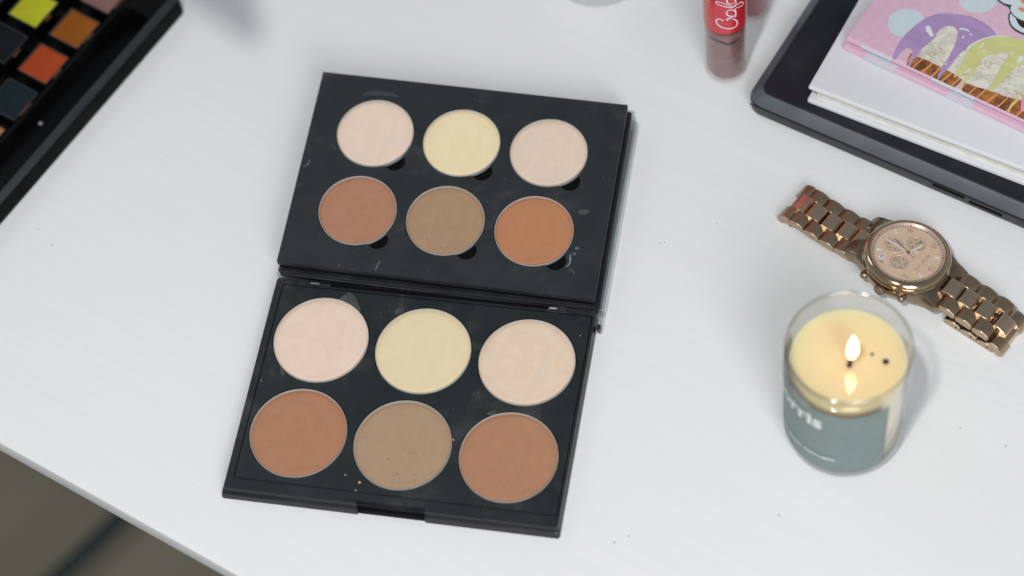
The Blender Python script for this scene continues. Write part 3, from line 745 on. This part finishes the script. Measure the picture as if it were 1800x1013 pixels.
    printp([(1080, 675), (1120, 684), (1180, 705), (1240, 722), (1300, 745), (1350, 752), (1400, 780), (1460, 795), (1510, 808), (1550, 815), (1570, 870), (1640, 900), (1640, 1010), (1560, 968), (1480, 934), (1440, 915), (1360, 880), (1290, 850), (1210, 815), (1130, 782), (1066, 742), (1062, 710)], wafer, 'wafer_print', 0, 3)
    printp([(1552, 805), (1600, 770), (1660, 800), (1660, 900), (1600, 890), (1556, 905), (1540, 890)], two('pink_icing_print', (232, 150, 190)), 'icing_print', 3, 4)
    printp([(495, 492), (510, 440), (560, 340), (640, 250), (755, 157), (880, 112), (1000, 116), (1130, 135), (1230, 180), (1300, 230), (1335, 275), (1330, 296), (1240, 320), (1170, 355), (1110, 402), (1060, 425), (1020, 470), (980, 525), (935, 572), (900, 610), (870, 650), (858, 655), (866, 625), (895, 560), (910, 530), (940, 495), (972, 435), (1003, 370), (1025, 295), (1030, 255), (1000, 222), (950, 214), (900, 232), (860, 272), (830, 322), (790, 355), (740, 392), (716, 420), (706, 450), (682, 466), (655, 515), (634, 548), (626, 545), (640, 500), (662, 455), (664, 420), (648, 396), (618, 390), (580, 415), (545, 458), (515, 498)], purple, 'icing_print', 2, 5)
    printp([(1002, 622), (1018, 570), (1058, 520), (1088, 468), (1105, 402), (1150, 357), (1230, 318), (1330, 293), (1440, 298), (1566, 325), (1660, 370), (1660, 480), (1566, 520), (1495, 552), (1440, 612), (1385, 665), (1335, 715), (1306, 742), (1282, 734), (1312, 678), (1350, 600), (1382, 538), (1430, 472), (1436, 432), (1402, 422), (1330, 440), (1270, 452), (1222, 488), (1190, 540), (1160, 590), (1122, 632), (1088, 665), (1062, 715), (1048, 742), (1040, 738), (1056, 690), (1086, 632), (1130, 592), (1136, 556), (1112, 550), (1082, 590), (1060, 612), (1042, 634), (1034, 620), (1042, 590), (1062, 552), (1040, 572), (1018, 618), (1008, 630)], yellow, 'icing_print', 2, 6)
    printp([(1500, 790), (1520, 792), (1515, 815), (1480, 850), (1450, 900), (1440, 918), (1434, 912), (1446, 870), (1470, 835), (1498, 815)], yellow, 'icing_print', 2, 6)
    wh = plain('white_highlight_print', lin(214, 216, 222), .35, .02)
    for q in ([(770, 235), (780, 210), (810, 225), (822, 262), (832, 296), (805, 296), (790, 270), (775, 258)], [(1036, 236), (1060, 230), (1100, 238), (1124, 256), (1118, 262), (1090, 248), (1050, 243)], [(1062, 310), (1074, 290), (1084, 294), (1070, 318)], [(1130, 270), (1146, 284), (1140, 292), (1128, 280)], [(925, 518), (942, 515), (938, 526), (928, 528)],
              [(1505, 505), (1530, 460), (1556, 458), (1560, 480), (1530, 510)], [(1225, 360), (1246, 350), (1240, 366), (1222, 376)], [(1205, 385), (1226, 378), (1222, 392), (1206, 396)], [(1232, 412), (1252, 408), (1248, 424), (1234, 428)], [(1464, 420), (1470, 420), (1478, 448), (1470, 450)], [(1100, 395), (1150, 352), (1230, 316), (1330, 290), (1440, 294), (1440, 300), (1330, 299), (1235, 324), (1156, 364), (1112, 404)]):
        printp(q, wh, 'highlight_print', 2, 7)
    # sticker shapes at the cover's right part
    blk = plain('black_outline_print', lin(52, 50, 54), .5); bw = plain('bluish_white_print', lin(196, 212, 220), .35, .02); pk = plain('deep_pink_print', lin(216, 120, 150), .4); yy = plain('straw_yellow_print', lin(214, 206, 120), .4); br = plain('brown_print', lin(50, 34, 26), .35)
    printp([(1440, 120), (1446, 195), (1490, 250), (1580, 290), (1700, 300), (1700, 90), (1500, 80)], blk, 'outline_print', 2, 4)
    printp([(1452, 125), (1458, 190), (1500, 238), (1585, 278), (1690, 288), (1690, 100), (1510, 90)], bw, 'white_print', 2, 5)
    printp([(1506, 140), (1515, 190), (1560, 232), (1640, 240), (1690, 180), (1600, 120)], br, 'brown_print', 2, 6)
    printp([(1325, -30), (1350, 8), (1400, 45), (1440, 62), (1452, 90), (1475, 132), (1525, 170), (1580, 188), (1700, 190), (1700, -80), (1400, -100)], blk, 'outline_print', 0, 8)
    printp([(1340, -34), (1362, 2), (1405, 32), (1450, 42), (1466, 46), (1458, 60), (1456, 88), (1482, 126), (1530, 160), (1585, 180), (1700, 180), (1700, -80), (1410, -90)], bw, 'white_print', 0, 9)
    printp([(1508, 74), (1535, 52), (1580, 70), (1640, 110), (1640, 130), (1580, 118), (1530, 100)], yy, 'letter_outline_print', 0, 10)
    printp([(1518, 74), (1538, 62), (1578, 80), (1630, 116), (1580, 108), (1534, 92)], pk, 'letter_print', 0, 11)
    printp([(1440, -20), (1455, 2), (1500, 8), (1525, 6), (1540, 30), (1566, 50), (1640, 70), (1640, -60)], yy, 'letter_outline_print', 0, 10)
    printp([(1452, -20), (1470, -3), (1520, -2), (1536, 4), (1548, 24), (1572, 40), (1640, 58), (1640, -60)], pk, 'letter_print', 0, 11)
    # printed stripes running over the cover edges
    for x0, x1 in ((9.0, 22.0), (44.5, 55.0), (76, 90)):
        bm = bmesh.new(); L_ = [(-1.14, .4), (-1.14, 1.8), (-.40, 2.54), (1.2, 2.54)]; vs = [[bm.verts.new((xx + k * .2, y_, z_)) for xx in (x0, x1)] for k, (y_, z_) in enumerate(L_)]; [bm.faces.new((p_[0], p_[1], q_[1], q_[0])) for p_, q_ in zip(vs, vs[1:])]
        finish('stripe_print', bm, M['dot'], c0)
    for x0, x1 in ((7.0, 20.0), (37, 55.0)):
        bm = bmesh.new(); L_ = [(-.03, zt - 1.7), (-.03, zt - .76), (.30, zt - .20)]; vs = [[bm.verts.new((xx + k * .2, y_, z_)) for xx in (x0, x1)] for k, (y_, z_) in enumerate(L_)]; [bm.faces.new((p_[0], p_[1], q_[1], q_[0])) for p_, q_ in zip(vs, vs[1:])]
        finish('stripe_print', bm, M['dot'], c1)
stacked()

# ------------------------------------------------------------------ wrist watch
def watch():
    ox, oy, ang_ = 172.3, 77.0, R(-30.5)
    t = thing('wrist_watch', 'bronze metal chronograph wrist watch lying between the laptop and the candle', 'watch', (ox, oy, 0), ang_)
    brz = (.50, .375, .255); gold = (.64, .48, .32)
    mb = metal('brushed_bronze', brz, .30, .22, 0, .12); mp = metal('polished_bronze', gold, .10, 0, 0, .12); mb2 = metal('satin_bronze_case', (.36, .27, .20), .26, .15, 0, .15)
    # the crown side of the head sits a little higher
    H = Matrix.Translation((-.7, .7, 8)) @ Matrix.Rotation(R(-7.5), 4, 'X') @ Matrix.Translation((0, 0, -8))
    # --- case with shoulders and lugs
    quad = [(17.4, 0), (17.4, 3.75), (20.6, 3.85), (21.3, 4.6), (21.4, 6.5), (21.0, 9.6), (20.2, 10.6), (18.6, 10.9), (16.2, 11.0), (13.6, 11.7), (11, 12.9), (7.5, 14.2), (4, 15.1), (0, 15.5)]
    full = quad + [(-x, y) for x, y in reversed(quad[:-1])]
    full = full + [(x, -y) for x, y in reversed(full[1:-1])]
    def outline(sc_, drop, zz):
        return [(x * sc_, y * sc_, zz - drop * max(0, abs(x * sc_) - 11.5) ** 1.5 * .085) for x, y in full]
    bm = bmesh.new()
    stack(bm, [outline(.92, .0, 3.4), outline(.985, .3, 4.4), outline(1, .6, 6.2), outline(.995, .9, 8.9), outline(.96, 1.0, 9.8), outline(.80, .6, 10.3)])
    case = finish('case', bm, mb2, t, H, smooth=28)
    HC = H; H = H @ Matrix.Diagonal((.978, .978, 1, 1))
    bm = bmesh.new(); lathe(bm, [(15.6, 9.2), (16.7, 9.4), (16.9, 9.9), (16.6, 10.35), (16.2, 10.5), (16.3, 10.9), (16.5, 11.3), (16.2, 12.0), (15.2, 12.75), (14.4, 13.0), (14.05, 12.95), (13.95, 12.2)], 128, False, False)
    finish('bezel', bm, mp, t, H, smooth=30)
    # --- dial
    dz = 12.1
    md = metal('rose_dial', (.90, .68, .54), .38, .0, 0, .04)
    mdp = plain('rose_dial_lacquer', (.66, .495, .355, 1), .38, .03, 600, .0, metal=.1)
    bm = bmesh.new(); lathe(bm, [(14.2, dz - .6), (14.1, dz), (.2, dz)], 96, True, True); dial = finish('dial', bm, mdp, t, H)
    bm = bmesh.new(); lathe(bm, [(14.05, dz + .75), (13.1, dz + .05)], 96, False, False); finish('chapter_ring', bm, plain('pinkish_rehaut', (.50, .36, .31, 1), .35, .03, 300, 0, metal=.3), dial)
    dk = plain('dark_tick_print', (.12, .09, .10, 1), .6)
    bm = bmesh.new()
    for k in range(60):
        a = k * math.pi / 30; r0, r1, wv = (12.75, 13.45, .09 if k % 5 else .2)
        c, s = math.cos(a), math.sin(a); f = [(r0 * c - wv * s, r0 * s + wv * c), (r0 * c + wv * s, r0 * s - wv * c), (r1 * c + wv * s, r1 * s - wv * c), (r1 * c - wv * s, r1 * s + wv * c)]
        bm.faces.new([bm.verts.new((x, y, dz + .02 + (.3 if 0 else 0))) for x, y in f])
    # raise the ticks to the sloping ring
    for v in bm.verts:
        r_ = math.hypot(v.co.x, v.co.y)
        if r_ > 13.1: v.co.z = dz + .05 + .7 * (r_ - 13.1) / .95 + .04
    finish('minute_track', bm, dk, dial)
    bm = bmesh.new(); lathe(bm, [(12.62, dz + .03), (12.78, dz + .03)], 96, False, False); finish('track_line', bm, dk, dial)
    # hour bars (12 o'clock towards +x, 3 o'clock towards -y)
    ms = plain('bright_steel', (.85, .84, .86, 1), .15, .02, 200, 0, metal=.3)
    for h in (1, 5, 7, 11):
        a = -R(30 * h); bm = slab(-1.0, 1.0, -.27, .27, 0, .3, .08, .05); finish('hour_bar', bm, ms, dial, T(10.9 * math.cos(a), 10.9 * math.sin(a), dz) @ RZ(a))
    rosy = plain('rose_numeral', (.50, .30, .24, 1), .4, .02, 200, 0, metal=.3)
    for h, rr in ((12, 10.9), (2, 11.0), (4, 10.9), (8, 11.0), (10, 11.0)):
        a = -R(30 * h); bm = text_bm(str(h), 3.0, .08, 0); finish('numeral', bm, rosy, dial, T(rr * math.cos(a), rr * math.sin(a), dz + .08) @ RZ(R(-90)))
    for k, (w_, rr) in enumerate((('MICHAEL KORS', 6.6),)):
        bm = text_bm(w_, 1.15, .01, .015, space=1.15); finish('dial_lettering', bm, plain('rose_brown_print', (.42, .22, .17, 1), .5), dial, T(rr, 0, dz + .03) @ RZ(R(-90)))
    # sub-dials
    for (sx, sy, ha) in ((-6.3, 0, 200), (0, 5.6, 60), (0, -5.6, 170)):
        bm = bmesh.new(); lathe(bm, [(3.75, dz + .02), (3.6, dz + .22), (3.35, dz + .22), (3.2, dz + .03), (.1, dz + .02)], 48, False, True, (sx, sy))
        sd = finish('subdial', bm, plain('champagne_subdial', (.62, .47, .35, 1), .3, .08, 2500, .05, metal=.2), dial)
        bm = bmesh.new()
        for k in range(24):
            a = k * math.pi / 12; c, s = math.cos(a), math.sin(a); r0, r1, wv = (2.35 if k % 2 == 0 else 2.7), 3.1, .07
            f = [(r0 * c - wv * s, r0 * s + wv * c), (r0 * c + wv * s, r0 * s - wv * c), (r1 * c + wv * s, r1 * s - wv * c), (r1 * c - wv * s, r1 * s + wv * c)]
            bm.faces.new([bm.verts.new((sx + x, sy + y, dz + .06)) for x, y in f])
        for k in range(6):
            a = k * math.pi / 3 + .3; bm.faces.new([bm.verts.new((sx + 2.0 * math.cos(a) + dx, sy + 2.0 * math.sin(a) + dy, dz + .06)) for dx, dy in ((-.2, -.3), (.2, -.3), (.2, .3), (-.2, .3))])
        o_ = finish('subdial_print', bm, dk, dial)
        bm = slab(-.5, 2.5, -.13, .13, dz + .25, dz + .35, .05, .03); finish('subdial_hand', bm, mp, dial, T(sx, sy, 0) @ RZ(R(ha)))
    # date window
    dx, dy = -6.6, -7.3
    bm = slab(-1.2, 1.2, -1.05, 1.05, dz, dz + .12, .15, .04); dw = finish('date_window', bm, plain('white_date_disc', (.72, .72, .74, 1), .5, .02), dial, T(dx, dy, 0) @ RZ(R(-90)))
    bm = text_bm('23', 1.8, 0, .04); finish('date_numerals', bm, plain('black_date_print', (.02, .02, .025, 1), .5), dial, T(dx, dy, dz + .14) @ RZ(R(-90)))
    # hands
    Hi = H.inverted(); W_ = T(ox, oy, 0) @ RZ(ang_)
    def loc(u, v, z=12.6):
        q = at(u, v, z); q = Hi @ (W_.inverted() @ q); return q
    c0 = loc(1596.5, 448); P1 = loc(1556, 423); P2 = loc(1624, 432.5); P3 = loc(1571, 421.5)
    msh = plain('pale_rose_hand', (.74, .63, .60, 1), .25, .02, 200, 0, metal=.2)
    def hand(nm, p, z, w0, w1, tail, m):
        a = math.atan2(p.y - cen.y, p.x - cen.x); L_ = math.hypot(p.y - cen.y, p.x - cen.x)
        bm = bmesh.new(); stack(bm, [[(-tail, -w0 * .45, zz), (L_ * .8, -w0 * .5, zz), (L_, -w1 * .5, zz), (L_, w1 * .5, zz), (L_ * .8, w0 * .5, zz), (-tail, w0 * .45, zz)] for zz in (z, z + .15)])
        finish(nm, bm, m, dial, T(cen.x, cen.y, 0) @ RZ(a))
    cen = Vector((0, 0, 0))
    hand('minute_hand', P1 - c0, dz + .55, 1.15, .5, 2.6, msh); hand('hour_hand', P2 - c0, dz + .38, 1.2, .6, 2.4, msh); hand('sweep_hand', P3 - c0, dz + .75, .22, .12, 3.4, mp)
    bm = bmesh.new(); lathe(bm, [(.75, dz), (.75, dz + .85), (.5, dz + 1.0)], 24); finish('hand_hub', bm, mp, dial)
    # crystal
    bm = bmesh.new(); rows = [(14.1, 12.9), (13.6, 13.12), (10, 13.25), (5, 13.32), (.3, 13.34)]; lathe(bm, rows, 96, False, True)
    finish('crystal', bm, clear('watch_crystal', (.98, .98, .98), .02, .02), t, H, smooth=60)
    # crown and pushers on the 3 o'clock side
    def knob(x, r, y0, y1, n, nm, zc=7.3):
        bm = bmesh.new(); rows = []
        for rr, y in ((.86, y1), (.98, y1 + .35), (1, y1 + .6), (1, y0 - .6), (.9, y0 - .3), (.55, y0 - .25), (.55, y0 + .6)):
            rows.append([(x + r * rr * (1 + (.06 if (i % 2 and .97 < rr) else 0)) * math.cos(2 * math.pi * i / n), y, zc + r * rr * (1 + (.06 if (i % 2 and .97 < rr) else 0)) * math.sin(2 * math.pi * i / n)) for i in range(n)])
        stack(bm, rows); finish(nm, bm, mb2, t, HC, smooth=20)
    knob(0, 2.15, -15.4, -17.9, 44, 'crown', 7.0); knob(-8.3, 1.4, -13.4, -16.0, 30, 'push_button', 7.0); knob(8.3, 1.4, -13.4, -16.0, 30, 'push_button', 7.0)
    for sx in (-1, 1):
        bm = slab(-3.4, 3.4, -1.2, 1.2, 5.8, 8.4, .8, .4); finish('crown_guard', bm, mp, t, HC @ T(sx * 4.4, -14.9, 0) @ RZ(R(sx * 16)))
    # --- bracelet links: rounded blocks, long axis across the strap
    def link_bm(wd, ln=6.9, hh=3.7, arch=.9, pw=2.6):
        bm = bmesh.new(); n = 10; prof = []
        for k in range(n + 1):
            q = -1 + 2 * k / n; prof.append((q * ln / 2, hh / 2 - arch * abs(q) ** pw))
        prof += [(ln / 2, -hh / 2 + .5), (ln / 2 - .6, -hh / 2), (-ln / 2 + .6, -hh / 2), (-ln / 2, -hh / 2 + .5)]
        rows = []
        for y, s_ in ((-wd / 2, .975), (-wd / 2 + .1, 1), (wd / 2 - .1, 1), (wd / 2, .975)): rows.append([(x * s_, y, z * s_) for x, z in prof])
        stack(bm, rows); return bm
    protoO = finish('outer_link', link_bm(5.2, 6.9, 3.9, 1.3, 2.2), mb, t, smooth=22); protoC = finish('center_link', link_bm(6.7, 6.3, 4.3, 1.0, 7), metal('polished_center_link', (.80, .62, .45), .22, 0, 0, .15), t, smooth=16)
    first = {'o': True, 'c': True}
    def put(kind, x, y, z, pitch=0):
        p = protoO if kind == 'o' else protoC
        m = T(x, y, z) @ Matrix.Rotation(pitch, 4, 'Y')
        if first[kind]: first[kind] = False; p.matrix_basis = mm(m); return
        c = p.copy(); col.objects.link(c); c.matrix_basis = mm(m)
    def row(lst_o, lst_c, yoff, yslope=0, gap=5.95):
        for x, z, pt in lst_o:
            for s_ in (1, -1): put('o', x, yoff + yslope * x + s_ * gap, z, pt)
        for x, z, pt in lst_c: put('c', x, yoff + yslope * x, z, pt)
    # left run (drops away from the case then folds under)
    row([(-22.4, 5.3, -.10), (-29.5, 4.4, -.08), (-36.6, 4.2, .0), (-43.6, 4.6, -.04), (-49.2, 3.6, -.75)],
        [(-18.9, 6.4, -.10), (-25.9, 5.1, -.08), (-33.0, 4.5, -.02), (-40.0, 4.6, -.02), (-46.6, 4.9, -.35)], -1.5)
    # right run, upper layer
    row([(23.6, 8.6, .06), (30.9, 8.3, .04), (38.2, 8.0, .06)], [(20.4, 8.9, .04), (27.3, 8.6, .05), (34.7, 8.3, .05), (42.6, 7.0, .55)], -.3)
    # right run, lower layer folded under
    row([(26.5, 2.3, 0), (33.6, 2.2, 0), (40.8, 2.2, 0), (45.2, 3.9, .75)], [(30.0, 2.2, 0), (37.2, 2.2, 0), (44.4, 2.4, .1)], -.3)
    # folding clasp blades under the left run
    bm = slab(-50.5, -24, -6.0, 3.4, .2, 1.1, 1.2, .2); finish('clasp_blade', bm, mp, t)
    bm = slab(-51.2, -44.5, -9.6, 6.5, .3, 2.2, 1.0, .4); cl = finish('clasp_end', bm, mp, t)
    for x in (-49.2, -46.0):
        bm = bmesh.new(); tube(bm, [(x, -9.75, 1.3), (x, -9.4, 1.3)], .38, 8); finish('pin', bm, M['hole'], cl)
    for x in (25, 31.5, 38.5):
        bm = bmesh.new(); tube(bm, [(x + 3.4, -8.95, 2.2), (x + 3.4, -8.5, 2.2)], .4, 8); finish('pin', bm, M['hole'], cl)
watch()

# ------------------------------------------------------------------ things at the top edge of the picture
def back_things():
    t = thing('cream_jar', 'pale frosted jar whose round foot just shows at the top edge of the photo', 'jar', (36.2, 208.6, 0))
    mj = plain('frosted_pale_glass', (.50, .53, .54, 1), .3, .03, 200, .02)
    bm = bmesh.new(); lathe(bm, [(19, 0), (21, .8), (21.6, 3), (21.6, 26), (20.4, 28), (18, 28.5)], 72); finish('body', bm, mj, t)
    bm = bmesh.new(); lathe(bm, [(20.5, 28.6), (21.8, 29.2), (21.8, 40), (21, 41), (3, 41)], 72); finish('lid', bm, mj, t)
    # leafy plant standing behind the eyeshadow palette; only the shadow of its leaf tips reaches the picture
    v = thing('houseplant', 'leafy plant just beyond the top edge whose leaf tips shade the table', 'plant', (-215, 235, 0))
    mg = plain('grey_green_leaf', (.16, .20, .15, 1), .5, .15, 80, .2); mpot = plain('white_pot', (.6, .6, .58, 1), .4)
    bm = bmesh.new(); lathe(bm, [(22, 0), (24, 1), (30, 48), (29, 50), (27, 50), (26, 44), (2, 44)], 48); finish('pot', bm, mpot, v)
    O = Vector((-215, 235, 0)); d = Vector((.147, .40))
    def leaf(tip_shadow, h, wd, root_shadow, h0):
        P_ = Vector((tip_shadow[0], tip_shadow[1], 0)); tip = P_ + (Vector((-20, -470, 1200)) - P_) * (h / 1200) - O
        P_ = Vector((root_shadow[0], root_shadow[1], 0)); root = P_ + (Vector((-20, -470, 1200)) - P_) * (h0 / 1200) - O; ax = tip - root; side = ax.cross(Vector((0, 0, 1))).normalized(); n = 12
        bm = bmesh.new(); rows = []
        for k in range(n + 1):
            q = k / n; c = root + ax * q + Vector((0, 0, 14 * math.sin(math.pi * q))); ww = wd * math.sin(math.pi * min(1, q * .96 + .04)) ** .75 * (1 - .3 * q)
            rows.append([c - side * ww + Vector((0, 0, .5 * ww * .3)), c + Vector((0, 0, .25)), c + side * ww + Vector((0, 0, .5 * ww * .3)), c - Vector((0, 0, .25))])
        stack(bm, rows); finish('leaf', bm, mg, v, smooth=60)
    leaf((-95, 153.5), 225, 14, (-150, 196), 190); leaf((-104, 169), 232, 6, (-140, 206), 192)
    bm = bmesh.new(); P2 = Vector((-150, 197, 0)); rt = P2 + (Vector((-20, -470, 1200)) - P2) * (190 / 1200) - O; tube(bm, [(0, 0, 43), (rt.x * .25, rt.y * .15, 100), (rt.x * .65, rt.y * .6, 165), tuple(rt)], [3, 2.5, 2, 1.5], 10); finish('stem', bm, mg, v)
back_things()
